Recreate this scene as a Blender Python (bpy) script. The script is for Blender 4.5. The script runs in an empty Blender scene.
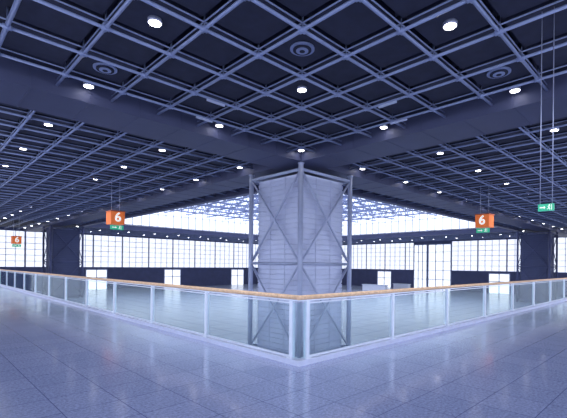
import bpy, bmesh, math
from mathutils import Vector, Matrix
scene=bpy.context.scene
try:
    scene.view_settings.view_transform='Standard'
except Exception: pass
COL=scene.collection
CAMZ=1.62
LOW=-4.0
# ---------------- materials
def mat(name,color,rough=0.5,metal=0.0,noise=0.0,nscale=5.0,emit=None,estr=0.0,spec=0.5):
    m=bpy.data.materials.new(name); m.use_nodes=True
    nt=m.node_tree; b=nt.nodes['Principled BSDF']
    b.inputs['Roughness'].default_value=rough; b.inputs['Metallic'].default_value=metal
    b.inputs['Specular IOR Level'].default_value=spec
    c=(*color,1)
    tc=nt.nodes.new('ShaderNodeTexCoord'); n=nt.nodes.new('ShaderNodeTexNoise'); n.inputs['Scale'].default_value=nscale
    nt.links.new(tc.outputs['Object'],n.inputs['Vector'])
    r=nt.nodes.new('ShaderNodeValToRGB')
    k=noise
    r.color_ramp.elements[0].position=0.3; r.color_ramp.elements[1].position=0.7
    r.color_ramp.elements[0].color=(*[x*(1-k) for x in color],1)
    r.color_ramp.elements[1].color=(*[min(1,x*(1+k)) for x in color],1)
    nt.links.new(n.outputs['Fac'],r.inputs['Fac']); nt.links.new(r.outputs['Color'],b.inputs['Base Color'])
    if emit:
        b.inputs['Emission Color'].default_value=(*emit,1); b.inputs['Emission Strength'].default_value=estr
    return m
def tilemat(name,c1,c2,joint,w,h,rough,offset=0.0,speck=(.62,1.32),mortar=.006,spec=.9):
    m=bpy.data.materials.new(name); m.use_nodes=True
    nt=m.node_tree; b=nt.nodes['Principled BSDF']; L=nt.links.new
    tc=nt.nodes.new('ShaderNodeTexCoord')
    br=nt.nodes.new('ShaderNodeTexBrick'); br.offset=offset; br.squash=1
    br.inputs['Scale'].default_value=1; br.inputs['Brick Width'].default_value=w; br.inputs['Row Height'].default_value=h
    br.inputs['Mortar Size'].default_value=mortar; br.inputs['Mortar Smooth'].default_value=0.2
    br.inputs['Color1'].default_value=(*c1,1); br.inputs['Color2'].default_value=(*c2,1); br.inputs['Mortar'].default_value=(*joint,1)
    L(tc.outputs['Object'],br.inputs['Vector'])
    n=nt.nodes.new('ShaderNodeTexNoise'); n.inputs['Scale'].default_value=30; n.inputs['Detail'].default_value=6; n.inputs['Roughness'].default_value=.75
    L(tc.outputs['Object'],n.inputs['Vector'])
    r=nt.nodes.new('ShaderNodeMapRange'); r.inputs['From Min'].default_value=.35; r.inputs['From Max'].default_value=.65
    r.inputs['To Min'].default_value=speck[0]; r.inputs['To Max'].default_value=speck[1]
    L(n.outputs['Fac'],r.inputs['Value'])
    mx=nt.nodes.new('ShaderNodeMix'); mx.data_type='RGBA'; mx.blend_type='MULTIPLY'; mx.inputs['Factor'].default_value=1
    L(br.outputs['Color'],mx.inputs['A']); L(r.outputs['Result'],mx.inputs['B'])
    L(mx.outputs['Result'],b.inputs['Base Color'])
    n2=nt.nodes.new('ShaderNodeTexNoise'); n2.inputs['Scale'].default_value=1.3
    L(tc.outputs['Object'],n2.inputs['Vector'])
    r2=nt.nodes.new('ShaderNodeMapRange'); r2.inputs['To Min'].default_value=rough*.8; r2.inputs['To Max'].default_value=rough*1.2
    L(n2.outputs['Fac'],r2.inputs['Value']); L(r2.outputs['Result'],b.inputs['Roughness'])
    b.inputs['Specular IOR Level'].default_value=spec
    return m
M_floor=tilemat('granite_floor',(.315,.365,.60),(.275,.325,.55),(.14,.165,.34),.6,0.6,.15,0)
M_low=tilemat('hall_floor',(.46,.53,.68),(.42,.49,.64),(.20,.25,.38),2.4,2.4,.2,0,(.92,1.08),.06)
M_ceil=mat('ceiling_void',(.014,.016,.040),.8,0,.2,2)
M_panel=mat('ceiling_panel_felt',(.020,.023,.054),.75,0,.15,3)
M_tube=mat('painted_tube',(.25,.30,.50),.4,.1,.05,4)
M_duct=mat('painted_beam',(.06,.069,.145),.55,0,.08,.6)
M_steel=mat('painted_steel',(.46,.51,.70),.4,.1,.04,4)
M_clad=mat('ribbed_cladding',(.56,.60,.78),.38,.15,.05,1)
M_clad2=mat('dark_cladding',(.065,.078,.17),.5,.1,.05,1)
M_post=mat('satin_steel',(.72,.77,.88),.35,.3,.04,8)
M_kerb=mat('kerb_stone',(.60,.64,.80),.4,0,.05,6)
M_wood=mat('oak',(.88,.58,.36),.4,0,.15,20)
M_wall=mat('dark_wall',(.08,.093,.20),.6,0,.1,1)
M_frame=mat('window_frame',(.38,.42,.58),.5,0,.05,2)
M_win=mat('window_translucent',(.8,.84,.95),.5,0,.05,.5,(.87,.91,1),1.02)
M_door=mat('door_translucent',(.85,.9,1),.5,0,.03,.5,(.9,.95,1),1.1)
M_roof=mat('roof_glazing',(.6,.65,.8),.5,0,.1,.2,(.80,.87,1),1.7)
M_orange=mat('orange_enamel',(.85,.20,.04),.45,0,.05,3,(.85,.17,.03),.3)
M_orange2=mat('dark_orange_enamel',(.5,.12,.05),.45,0,.05,3)
M_white=mat('white_enamel',(.9,.9,.85),.4,0,.03,3,(1,1,.9),.6)
M_green=mat('green_enamel',(.03,.45,.25),.4,0,.05,3,(.05,.6,.35),.35)
M_lamp=mat('lamp_glow',(1,1,1),.4,0,.01,3,(1,.98,1),16)
M_trim=mat('lamp_trim',(.40,.42,.55),.4,.3,.05,4)
M_rod=mat('thin_rod',(.45,.48,.62),.35,.5,.05,4)
M_count=mat('white_counter',(.8,.82,.9),.4,0,.03,2)
# glass
M_glass=bpy.data.materials.new('balustrade_glass'); M_glass.use_nodes=True
nt=M_glass.node_tree; nt.nodes.clear()
o=nt.nodes.new('ShaderNodeOutputMaterial'); t=nt.nodes.new('ShaderNodeBsdfTransparent'); g=nt.nodes.new('ShaderNodeBsdfGlossy')
t.inputs['Color'].default_value=(.92,.975,.975,1); g.inputs['Roughness'].default_value=.02; g.inputs['Color'].default_value=(.9,.97,1,1)
geo=nt.nodes.new('ShaderNodeNewGeometry'); dot=nt.nodes.new('ShaderNodeVectorMath'); dot.operation='DOT_PRODUCT'
nt.links.new(geo.outputs['Normal'],dot.inputs[0]); nt.links.new(geo.outputs['Incoming'],dot.inputs[1])
def mth(op,a,bv,cl=False):
    n=nt.nodes.new('ShaderNodeMath'); n.operation=op; n.use_clamp=cl
    for i,q in enumerate((a,bv)):
        if q is None: continue
        if isinstance(q,(int,float)): n.inputs[i].default_value=q
        else: nt.links.new(q,n.inputs[i])
    return n.outputs[0]
ab=mth('ABSOLUTE',dot.outputs['Value'],None)
om=mth('SUBTRACT',1.0,ab,True); pw=mth('POWER',om,5.0); fs=mth('MULTIPLY',pw,.25); fr=mth('ADD',fs,.018,True)
df=nt.nodes.new('ShaderNodeBsdfDiffuse'); df.inputs['Color'].default_value=(.6,.9,.92,1)
mx0=nt.nodes.new('ShaderNodeMixShader'); mx0.inputs[0].default_value=.01
mx=nt.nodes.new('ShaderNodeMixShader')
nt.links.new(t.outputs[0],mx0.inputs[1]); nt.links.new(df.outputs[0],mx0.inputs[2])
nt.links.new(fr,mx.inputs[0]); nt.links.new(mx0.outputs[0],mx.inputs[1]); nt.links.new(g.outputs[0],mx.inputs[2])
nt.links.new(mx.outputs[0],o.inputs['Surface'])

# ---------------- mesh helper
class MB:
    def __init__(s): s.bm=bmesh.new()
    def box(s,x0,y0,z0,x1,y1,z1,mi=0):
        v=[s.bm.verts.new(p) for p in [(x0,y0,z0),(x1,y0,z0),(x1,y1,z0),(x0,y1,z0),(x0,y0,z1),(x1,y0,z1),(x1,y1,z1),(x0,y1,z1)]]
        for f in [(3,2,1,0),(4,5,6,7),(0,1,5,4),(1,2,6,5),(2,3,7,6),(3,0,4,7)]:
            fc=s.bm.faces.new([v[i] for i in f]); fc.material_index=mi
    def cyl(s,a,b,r,n=8,mi=0,r2=None):
        a=Vector(a);b=Vector(b);d=(b-a).normalized()
        up=Vector((0,0,1)) if abs(d.z)<.9 else Vector((1,0,0))
        e1=d.cross(up).normalized(); e2=d.cross(e1).normalized()
        if r2 is None:r2=r
        A=[];B=[]
        for i in range(n):
            t=2*math.pi*i/n; o=e1*math.cos(t)+e2*math.sin(t)
            A.append(s.bm.verts.new(a+o*r)); B.append(s.bm.verts.new(b+o*r2))
        for i in range(n):
            j=(i+1)%n; f=s.bm.faces.new([A[i],A[j],B[j],B[i]]); f.smooth=True; f.material_index=mi
        f=s.bm.faces.new(A[::-1]); f.material_index=mi
        f=s.bm.faces.new(B); f.material_index=mi
    def mesh(s,name,mats):
        bmesh.ops.recalc_face_normals(s.bm,faces=s.bm.faces)
        me=bpy.data.meshes.new(name); s.bm.to_mesh(me); s.bm.free()
        for m in mats: me.materials.append(m)
        return me
def obj(name,me,parent=None,loc=None,label=None,cat=None,kind=None,group=None):
    o=bpy.data.objects.new(name,me); COL.objects.link(o)
    if loc: o.location=loc
    if parent: o.parent=parent
    if label: o['label']=label
    if cat: o['category']=cat
    if kind: o['kind']=kind
    if group: o['group']=group
    return o
def empty(name,loc,**k):
    return obj(name,None,loc=loc,**k)
def clone(src,children,loc):
    c=src.copy(); COL.objects.link(c); c.location=loc
    for ch in children:
        d=ch.copy(); d.parent=c; COL.objects.link(d)
    return c

# ---------------- setting
E=4.51; W=90.0; N0=-8.0
T0,T1=15.6,20.4       # tower
TB=17.9               # far side of the box beams
F=70.0                # far edge of court
b=MB(); b.box(N0,N0,-.55,E,W,0); b.box(E,N0,-.55,W,E,0)
obj('floor',b.mesh('floor',[M_floor]),kind='structure',label='polished blue-grey granite gallery floor tiles')
b=MB(); b.box(N0,N0,LOW-.3,W,W,LOW)
obj('floor',b.mesh('floor_hall',[M_low]),kind='structure',label='pale tiled hall floor one storey below gallery')

s=5.44; X0=9.98; P=s/3
ZT=7.74; ZP=7.98
b=MB()
zc=8.25
b.box(N0,N0,zc,T1,W,zc+.2); b.box(T1,N0,zc,W,T1,zc+.2)
b.box(T1,F,zc,W,W,zc+.2); b.box(F,T1,zc,W,F,zc+.2)
lines=[X0+P/2+k*P for k in range(-9,46)]
lines=[l for l in lines if l<W-.5]
for i in range(len(lines)-1):
    for j in range(len(lines)-1):
        x0,x1,y0,y1=lines[i],lines[i+1],lines[j],lines[j+1]
        cx,cy=(x0+x1)/2,(y0+y1)/2
        if T1-.9<cx<F+.9 and T1-.9<cy<F+.9: continue
        if T0-.2<cx<TB or T0-.2<cy<TB:continue
        if T0<cx<T1 and T0<cy<T1:continue
        if cx<.10*cy or cy<.10*cx: continue
        g_=.11
        ax0,ax1,ay0,ay1=x0+g_,x1-g_,y0+g_,y1-g_
        if ax0<T0<ax1: ax1=T0-.05
        if ay0<T0<ay1: ay1=T0-.05
        b.box(ax0,ay0,ZP,ax1,ay1,zc,1)
obj('ceiling',b.mesh('ceiling',[M_ceil,M_panel]),kind='structure',label='dark navy suspended ceiling of square felt panels')

def truss(axis,c,a0,a1):
    if a1-a0<.3: return
    b=MB()
    def P3(u,z,off=0): return (u,c+off,z) if axis=='x' else (c+off,u,z)
    b.cyl(P3(a0,ZT),P3(a1,ZT),.047,8)
    b.cyl(P3(a0,ZT+.19),P3(a1,ZT+.19),.022,6)
    for l in lines:
        if a0<l<a1:
            b.cyl(P3(l-.10,ZT),P3(l+.10,ZT),.07,8)
            b.cyl(P3(l+.0,ZT),P3(l+.0,zc),.028,6)
    obj('ceiling_tube',b.mesh('ceiling_tube',[M_tube]),label='blue-grey painted steel tube grid member under dark ceiling',cat='ceiling tube',group='steel tube grid under the ceiling')
for c in lines:
    if c<-2: continue
    lo=max(-3.0,.10*c)
    if T0-.2<c<TB: continue
    for ax in 'xy':
        if c<T0:
            hi=W-1 if c>3 else 30
            truss(ax,c,lo,T0-.02); truss(ax,c,TB+.02,min(hi,c/.11 if c>0 else 30))
        elif c<T1:
            truss(ax,c,lo,T0-.02)
            if c<T1-.7: truss(ax,c,T1+.02,W-1)
        elif c<F:
            truss(ax,c,lo,T0-.02); truss(ax,c,TB+.02,T1-.62)
        else:
            truss(ax,c,max(lo,T1+.1),W-1)
def beam(x0,y0,x1,y1):
    b=MB(); b.box(x0,y0,7.42,x1,y1,8.25)
    alongx=(x1-x0)>(y1-y0); L=max(x1-x0,y1-y0)
    n=int(L/P)
    for i in range(1,n):
        u=i*P
        if alongx: b.box(x1-u-.03,y0-.015,7.405,x1-u+.03,y1+.015,8.2)
        else: b.box(x0-.015,y1-u-.03,7.405,x1+.015,y1-u+.03,8.2)
    obj('ceiling_beam',b.mesh('ceiling_beam',[M_duct]),label='wide smooth grey-violet box beam meeting the lattice tower',cat='beam',group='box beams at ceiling')
beam(N0,T0,T0,TB); beam(T0,N0,TB,T0)
beam(T1,T0,W,TB); beam(T0,T1,TB,W)
b=MB(); b.box(T0,T0,7.42,T1,T1,8.25); obj('ceiling_beam',b.mesh('beam_node',[M_duct]),label='square beam junction above the lattice tower',cat='beam')
for (x0,y0,x1,y1) in [(T1,T1-.6,F,T1),(T1-.6,T1,T1,F),(T1,F,F,F+.6),(F,T1,F+.6,F)]:
    b=MB(); b.box(x0,y0,7.45,x1,y1,8.25)
    obj('ceiling_beam',b.mesh('edge_beam',[M_duct]),label='edge beam around the raised glazed roof',cat='beam',group='edge beams around raised roof')
# clerestory windows
ZR=13.0
wn=0
def window(axis,c,a0,a1,z0,z1,nx,nz,label,pane=M_win,name='window',w=.09):
    global wn
    wn+=1
    b=MB()
    def bx(u0,u1,za,zb,t0,t1,mi):
        if axis=='x': b.box(u0,c+t0,za,u1,c+t1,zb,mi)
        else: b.box(c+t0,u0,za,c+t1,u1,zb,mi)
    bx(a0,a1,z0,z1,0,.04,1)
    for i in range(nx+1):
        u=a0+(a1-a0)*i/nx; bx(max(a0,u-w/2),min(a1,u+w/2),z0,z1,-.10,0,0)
    for i in range(nz+1):
        z=z0+(z1-z0)*i/nz; bx(a0,a1,max(z0,z-w/2),min(z1,z+w/2),-.10,0,0)
    return obj(f'{name}_{wn}',b.mesh(name,[M_frame,pane]),kind='structure',label=label)
step=(F-T1)/8
for ax in 'xy':
    for i in range(8):
        window(ax,F,T1+i*step,T1+(i+1)*step,8.25,ZR,4,2,'clerestory window of translucent white panes')
b=MB(); b.box(T1-.1,T1,8.25,T1,F,ZR); obj('wall_court_west',b.mesh('w',[M_duct]),kind='structure')
b=MB(); b.box(T1,T1-.1,8.25,F,T1,ZR); obj('wall_court_south',b.mesh('w',[M_duct]),kind='structure')
b=MB(); b.box(T1-.1,T1-.1,ZR,F+.1,F+.1,ZR+.1); obj('ceiling',b.mesh('roof',[M_roof]),kind='structure',label='bright glazed raised roof over the hall')
def rooftruss(axis,c):
    b=MB(); z0,z1=ZR-1.9,ZR-.15
    def P3(u,z): return (u,c,z) if axis=='x' else (c,u,z)
    b.cyl(P3(T1+.1,z0),P3(F-.2,z0),.12,6); b.cyl(P3(T1+.1,z1),P3(F-.2,z1),.12,6)
    n=20; d=(F-T1-.3)/n
    for i in range(n):
        u=T1+.1+i*d
        b.cyl(P3(u,z0),P3(u+d/2,z1),.07,5); b.cyl(P3(u+d/2,z1),P3(u+d,z0),.07,5)
    obj('roof_truss',b.mesh('roof_truss',[M_tube]),label='blue-grey steel lattice roof truss below glazed roof',cat='truss',group='lattice trusses of the raised roof')
for i in range(1,11):
    for ax in 'xy': rooftruss(ax,T1+i*(F-T1)/11)

# far walls
for nm,(x0,y0,x1,y1) in {'north':(N0,W,W,W+.3),'east':(W,N0,W+.3,W)}.items():
    b=MB(); b.box(x0,y0,LOW,x1,y1,8.4); obj('wall_'+nm,b.mesh('wall',[M_wall]),kind='structure',label='dark blue wall beneath a strip of windows')
bay=6.0
dn=0
def doorway(axis,u,w,h,z=LOW,tall=False):
    global dn
    dn+=1
    b=MB(); c=W-.02
    def bx(u0,u1,za,zb,t0,t1,mi):
        if axis=='x': b.box(u0,c+t0,za,u1,c+t1,zb,mi)
        else: b.box(c+t0,u0,za,c+t1,u1,zb,mi)
    bx(u,u+w,z,z+h,-.08,-.04,1)
    n=3 if tall else 2
    for i in range(n+1):
        q=u+w*i/n; bx(q-.08,q+.08,z,z+h,-.2,-.08,0)
    bx(u,u+w,z+h-.2,z+h,-.2,-.08,0); bx(u,u+w,z+2.4,z+2.55,-.2,-.08,0)
    if tall:
        for zz in (4.6,6.8,9.0): bx(u,u+w,z+zz,z+zz+.12,-.2,-.08,0)
    obj(f'door_{dn}',b.mesh('door',[M_frame,M_door]),kind='structure',label='bright glazed hall door')
for ax in 'xy':
    for i in range(15):
        a=N0+6+i*bay+.1
        if a+bay-.8>W: break
        if ax=='y' and (i in (7,8)):
            doorway('y',a,5.6 if i==7 else 3.4,11.0,LOW,True)
            if i==8: window(ax,W-.05,a+3.6,a+bay-.2,0.7,7.5,2,6,'strip window of milky translucent panes in slim frames')
            continue
        window(ax,W-.05,a,a+bay-.2,0.7,7.5,4,6,'strip window of milky translucent panes in slim frames')
def wall_u(px):
    k=(px-300)/394.0
    return W*(1+k)/(1-k) if k<0 else W*(1-k)/(1+k)
for px in (96,172,237): doorway('x',wall_u(px)-2,4.2,4.3)
for px in (385,500): doorway('y',wall_u(px)-2,4.2,4.3)

# ---------------- towers
def tower(x0,y0,sz,cladmat,detail,label):
    e=empty('lattice_tower' if detail else 'clad_column',(x0+sz/2,y0+sz/2,LOW),label=label,cat='tower')
    h=7.40-LOW; r=.15; hs=sz/2-r
    cor=[(-hs,-hs),(hs,-hs),(hs,hs),(-hs,hs)]
    steel=M_steel if detail else M_wall
    for (a,c) in cor:
        b=MB(); b.cyl((a,c,0),(a,c,h),r,16); b.cyl((a,c,0),(a,c,.06),r*1.9,16); b.cyl((a,c,h-.06),(a,c,h),r*1.25,16)
        obj('post',b.mesh('post',[steel]),parent=e)
    levels=[.35,h/2,h-.35]
    for z in levels:
        for i in range(4):
            p,q=cor[i],cor[(i+1)%4]
            b=MB(); b.cyl((p[0],p[1],z),(q[0],q[1],z),.09,10); obj('strut',b.mesh('strut',[steel]),parent=e)
    for k in range(2):
        z0,z1=levels[k],levels[k+1]
        for i in range(4):
            p,q=cor[i],cor[(i+1)%4]
            b=MB(); b.cyl((p[0],p[1],z0),(q[0],q[1],z1),.06,8); b.cyl((p[0],p[1],z1),(q[0],q[1],z0),.06,8)
            m=((p[0]+q[0])/2,(p[1]+q[1])/2,(z0+z1)/2)
            nrm=Vector((q[1]-p[1],p[0]-q[0],0)).normalized()*.03
            b.cyl(Vector(m)-nrm,Vector(m)+nrm,.14,12)
            obj('cross_brace',b.mesh('cross_brace',[steel]),parent=e)
    bm=bmesh.new(); w=sz/2-.42
    prof=[]; z=0; pitch=.30
    while z<h-.75:
        prof+= [(z,w),(z+pitch*.72,w),(z+pitch*.8,w-.035),(z+pitch*.95,w-.035)]
        z+=pitch
    prof.append((h-.5,w))
    prev=None
    c=.18
    for (zz,ww) in prof:
        ring=[]
        for sx,sy,flip in [(-1,-1,0),(1,-1,1),(1,1,0),(-1,1,1)]:
            pts=[(sx*ww,sy*(ww-c)),(sx*(ww-c*.3),sy*(ww-c*.3)),(sx*(ww-c),sy*ww)]
            if flip: pts=pts[::-1]
            for p in pts: ring.append(bm.verts.new((p[0],p[1],zz)))
        if prev:
            for i in range(len(ring)):
                j=(i+1)%len(ring); bm.faces.new([prev[i],prev[j],ring[j],ring[i]])
        else: bm.faces.new(ring)
        prev=ring
    bm.faces.new(prev)
    bmesh.ops.recalc_face_normals(bm,faces=bm.faces)
    me=bpy.data.meshes.new('cladding'); bm.to_mesh(me); bm.free(); me.materials.append(cladmat)
    obj('cladding',me,parent=e,label='horizontally ribbed lavender-grey metal cladding' if detail else 'dark blue ribbed cladding')
    b=MB()
    wz=w+.012
    for sgn in (-1,1):
        for q in (-w/3,w/3):
            b.box(q-.025,sgn*wz-.012,0,q+.025,sgn*wz+.012,h-.5); b.box(sgn*wz-.012,q-.025,0,sgn*wz+.012,q+.025,h-.5)
    obj('seam_strip',b.mesh('seam',[cladmat]),parent=e)
    return e
tower(T0,T0,T1-T0,M_clad,True,'square steel lattice tower around ribbed grey shaft, rising from lower hall')
tower(T0,F,T1-T0,M_clad2,False,'distant dark blue clad column supporting the ceiling')
tower(F,T0,T1-T0,M_clad2,False,'distant dark blue clad column supporting the ceiling')

# ---------------- balustrade
def balustrade(axis):
    e=empty('balustrade',(0,0,0),label='glass balustrade with oak handrail along the gallery edge',cat='balustrade',group='balustrades at gallery edge')
    main=(axis=='x')
    def B(b,s0,s1,t0,t1,z0,z1,mi=0):
        if axis=='x': b.box(E+s0,E+t0,z0,E+s1,E+t1,z1,mi)
        else: b.box(E+t0,E+s0,z0,E+t1,E+s1,z1,mi)
    def P3(s_,z,t=0): return (E+s_,E+t,z) if axis=='x' else (E+t,E+s_,z)
    Lm=.17+2.6*17
    st=[.17+2.6*k for k in range(18)]
    b=MB(); B(b,-.08 if main else .081,Lm+.1,-.08 ,.08,0,.085); obj('kerb',b.mesh('kerb',[M_kerb]),parent=e,label='pale stone kerb under the glass')
    b=MB(); b.cyl(P3(-.038 if main else .039,1.09),P3(Lm+.1,1.09),.038,12); obj('handrail',b.mesh('handrail',[M_wood]),parent=e,label='round oak handrail')
    b=MB(); B(b,-.015 if main else .016,Lm+.1,-.015,.015,1.03,1.05); obj('top_rail',b.mesh('top_rail',[M_post]),parent=e)
    for i,q in enumerate(st):
        b=MB(); B(b,q-.035,q+.035,-.035,.035,.085,1.03); B(b,q-.012,q+.012,-.012,.012,1.03,1.07)
        B(b,q-.06,q+.06,-.06,.06,.085,.10)
        obj('post',b.mesh('post',[M_post]),parent=e,label='satin steel balustrade post')
        if i<len(st)-1:
            b=MB(); B(b,q+.05,st[i+1]-.05,-.006,.006,.12,1.0)
            obj('glass_panel',b.mesh('glass_panel',[M_glass]),parent=e,label='clear green-tinted glass panel')
            b=MB(); B(b,q+.035,st[i+1]-.035,-.014,.014,.09,.13)
            B(b,q+.035,st[i+1]-.035,-.010,.010,.985,1.005)
            obj('glass_clamp',b.mesh('glass_clamp',[M_post]),parent=e)
    b=MB(); B(b,-.006 if main else .01,.13,-.006,.006,.10,1.0); obj('glass_panel',b.mesh('glass_panel',[M_glass]),parent=e)
balustrade('x'); balustrade('y')

# ---------------- downlights
def dl_meshes():
    b=MB(); n=20
    b.cyl((0,0,0),(0,0,.10),.18,n); t=b.mesh('lamp_trim',[M_trim])
    b=MB(); b.cyl((0,0,-.012),(0,0,.0),.15,n); l=b.mesh('lamp_lens',[M_lamp]); return t,l
tm,lm=dl_meshes()
first=None
for i in range(-1,15):
    for j in range(-1,15):
        x=X0+i*s; y=X0+j*s
        if x>W-2 or y>W-2: continue
        if x>T1-.5 and y>T1-.5 and x<F+.3 and y<F+.3: continue
        if x<.125*y or y<.125*x: continue
        nearbeam=abs(x-15.42)<.1 or abs(y-15.42)<.1
        z=ZP-.10
        if first is None:
            first=empty('downlight',(x,y,z),label='round glowing recessed ceiling downlight',cat='downlight',group='downlights in the dark ceiling')
            c1=obj('lamp_housing',tm,parent=first); c2=obj('lamp_lens',lm,parent=first,label='glowing white lens')
        else: clone(first,[c1,c2],(x-(.18 if abs(x-15.42)<.1 else 0),y-(.18 if abs(y-15.42)<.1 else 0),z))
        if (x+y)/1.414<36 and not nearbeam:
            L=bpy.data.lights.new('spot','SPOT'); L.energy=900; L.spot_size=math.radians(80); L.spot_blend=1; L.color=(.92,.94,1); L.shadow_soft_size=.2
            lo=bpy.data.objects.new('downlight_beam',L); COL.objects.link(lo); lo.location=(x,y,ZP-.33)
# vents
b=MB()
for r0,z0 in ((.36,.0),(.27,-.03),(.18,-.05),(.08,-.06)):
    b.cyl((0,0,z0),(0,0,.045),r0,28,0 if r0 in(.36,.18) else 1)
vm=b.mesh('air_diffuser',[M_tube,M_ceil])
for (x,y) in ((X0-P,X0-P),(X0-s,X0+s-P),(X0+s-P,X0-s)):
    obj('air_diffuser',vm,loc=(x,y,ZP-.05),label='round ringed air diffuser in ceiling panel',cat='air diffuser',group='ceiling air diffusers')
b=MB(); b.box(-.38,-.035,0,.38,.035,.07); bm_=b.mesh('bar',[M_steel])
for (x,y,rz) in ((X0-1.5*P+.9,X0+1.5*P,0),(X0+1.5*P,X0-1.5*P+.9,90),(X0-.5*P-.3,X0+2.5*P,0),(X0+2.5*P,X0-.5*P-.3,90)):
    o=obj('linear_luminaire',bm_,loc=(x,y,ZT-.115),label='short pale linear fitting clipped under ceiling tube',cat='light fitting',group='linear fittings'); o.rotation_euler[2]=math.radians(rz)

# ---------------- signs
def text_mesh(body,size):
    cu=bpy.data.curves.new('t','FONT'); cu.body=body; cu.size=size; cu.extrude=.01; cu.align_x='CENTER'; cu.align_y='CENTER'
    cu.offset=size*.02
    to=bpy.data.objects.new('t',cu); COL.objects.link(to)
    bpy.context.view_layer.update()
    me=bpy.data.meshes.new_from_object(to.evaluated_get(bpy.context.evaluated_depsgraph_get()))
    bpy.data.objects.remove(to); me.materials.clear(); me.materials.append(M_white); return me
six=text_mesh('6',.95)
def exit_panel(w,h):
    b=MB(); b.box(-w/2,-.03,-h/2,w/2,.03,h/2,0); y0,y1=-.036,-.03
    u=h/10
    b.box(-w*.38,y0,-u*.7,-w*.12,y1,u*.7,1)
    v=[b.bm.verts.new(p) for p in ((-w*.12+0,y0,u*2.2),(-w*.12+0,y0,-u*2.2),(-w*.02,y0,0))]; f=b.bm.faces.new(v); f.material_index=1
    cx=w*.2
    b.cyl((cx+u*.6,y0,u*3.2),(cx+u*.6,y1,u*3.2),u*.9,10,1)
    for p,q in (((0.3,2.2),(-.2,-.5)),((0.2,1.8),(1.9,1.0)),((0.2,1.9),(-1.6,.9)),((-.2,-.5),(1.3,-1.6)),((1.3,-1.6),(1.0,-3.6)),((-.2,-.5),(-1.0,-2.2)),((-1.0,-2.2),(-2.5,-2.6))):
        b.cyl((cx+p[0]*u,y0,p[1]*u),(cx+q[0]*u,y0,q[1]*u),u*.4,6,1)
    b.box(cx+u*3,y0,-u*3.8,cx+u*3.6,y1,u*4,1)
    return b.mesh('exit_panel',[M_green,M_white])
def hallsign(x,y,z,flip,sc=1.0,lab='orange cube sign reading 6 with green exit sign below'):
    e=empty('hall_sign',(x,y,z),label=lab,cat='sign',group='orange hall number signs')
    h=.5*sc
    b=MB(); b.box(-h,-h,-h,h,h,h,0)
    b.box(-h-.03,-h-.03,h-.07,h+.03,h+.03,h+.01,1)
    obj('sign_box',b.mesh('sign_box',[M_orange,M_orange2]),parent=e)
    for rot in ((-90,) if flip else (0,)):
        t=obj('numeral',six,parent=e,label='white numeral 6')
        t.scale=(sc,sc,1)
        if rot==0: t.location=(0,-h-.012,0); t.rotation_euler=(math.pi/2,0,0)
        else: t.location=(-h-.012,0,0); t.rotation_euler=(math.pi/2,0,-math.pi/2)
    p=obj('exit_panel',exit_panel(.95*sc,.34*sc),parent=e,label='green running-figure exit panel')
    p.location=(0,-h*.6,-h-.24*sc) if not flip else (-h*.6,0,-h-.24*sc)
    if flip: p.rotation_euler[2]=-math.pi/2
    for q in (-.3,.3):
        b=MB(); 
        a=(q*sc,0) if not flip else (0,q*sc)
        b.cyl((a[0],a[1],h),(a[0],a[1],8.0-z),.02*max(1,sc),6); 
        obj('hanger_rod',b.mesh('rod',[M_rod]),parent=e)
        a=(q*sc,-h*.6) if not flip else (-h*.6,q*sc)
        b=MB(); b.cyl((a[0],a[1],-h-.1*sc),(a[0],a[1],-h+.01),.02,6); obj('hanger_rod',b.mesh('rod',[M_rod]),parent=e)
def at(px,py,d):
    lat=(px-300)/394*d
    rollc=math.tan(math.radians(.6))
    z=CAMZ+(265+(px-300)*rollc-py)/394*d
    return ((d+lat)/math.sqrt(2),(d-lat)/math.sqrt(2),z)
hallsign(*at(115,218,30),False); hallsign(*at(484,221,30),True)
hallsign(*at(16,240,52),False)
x,y,z=at(545.5,207.5,9.7)
e=empty('exit_sign',(x,y,z),label='small green exit sign hung on two long thin rods',cat='exit sign')
p=obj('sign_panel',exit_panel(.34,.17),parent=e); p.rotation_euler[2]=-math.pi/2
for q in (-.13,.13):
    b=MB(); b.cyl((0,q,.08),(0,q,8.2-z),.011,6); obj('hanger_rod',b.mesh('rod',[M_rod]),parent=e)
def counter(px,d,w):
    lat=(px-300)/394*d; x=(d+lat)/math.sqrt(2); y=(d-lat)/math.sqrt(2)
    e=empty('information_counter',(x,y,LOW),label='white counter on the hall floor',cat='counter',group='counters in the hall')
    b=MB(); b.box(-.5,-w/2,0,.5,w/2,1.3); obj('body',b.mesh('body',[M_count]),parent=e)
    b=MB(); b.box(-.7,-w/2-.1,1.3,.6,w/2+.1,1.42); obj('worktop',b.mesh('top',[M_post]),parent=e)
counter(375,88,6); counter(402,94,4)

# ---------------- light
w=bpy.data.worlds.new('World'); scene.world=w; w.use_nodes=True
bg=w.node_tree.nodes['Background']; bg.inputs[0].default_value=(.73,.80,1,1); bg.inputs[1].default_value=2.5

# ---------------- camera
cam=bpy.data.cameras.new('Camera'); co=bpy.data.objects.new('Camera',cam); COL.objects.link(co)
cam.sensor_fit='HORIZONTAL'; cam.sensor_width=36; cam.lens=394/567*36
cam.shift_y=56/567; cam.shift_x=-16.5/567; cam.clip_end=500
co.matrix_world=Matrix.Translation((0,0,CAMZ))@Matrix.Rotation(math.radians(-45),4,'Z')@Matrix.Rotation(math.radians(90),4,'X')@Matrix.Rotation(math.radians(.6),4,'Z')
scene.camera=co
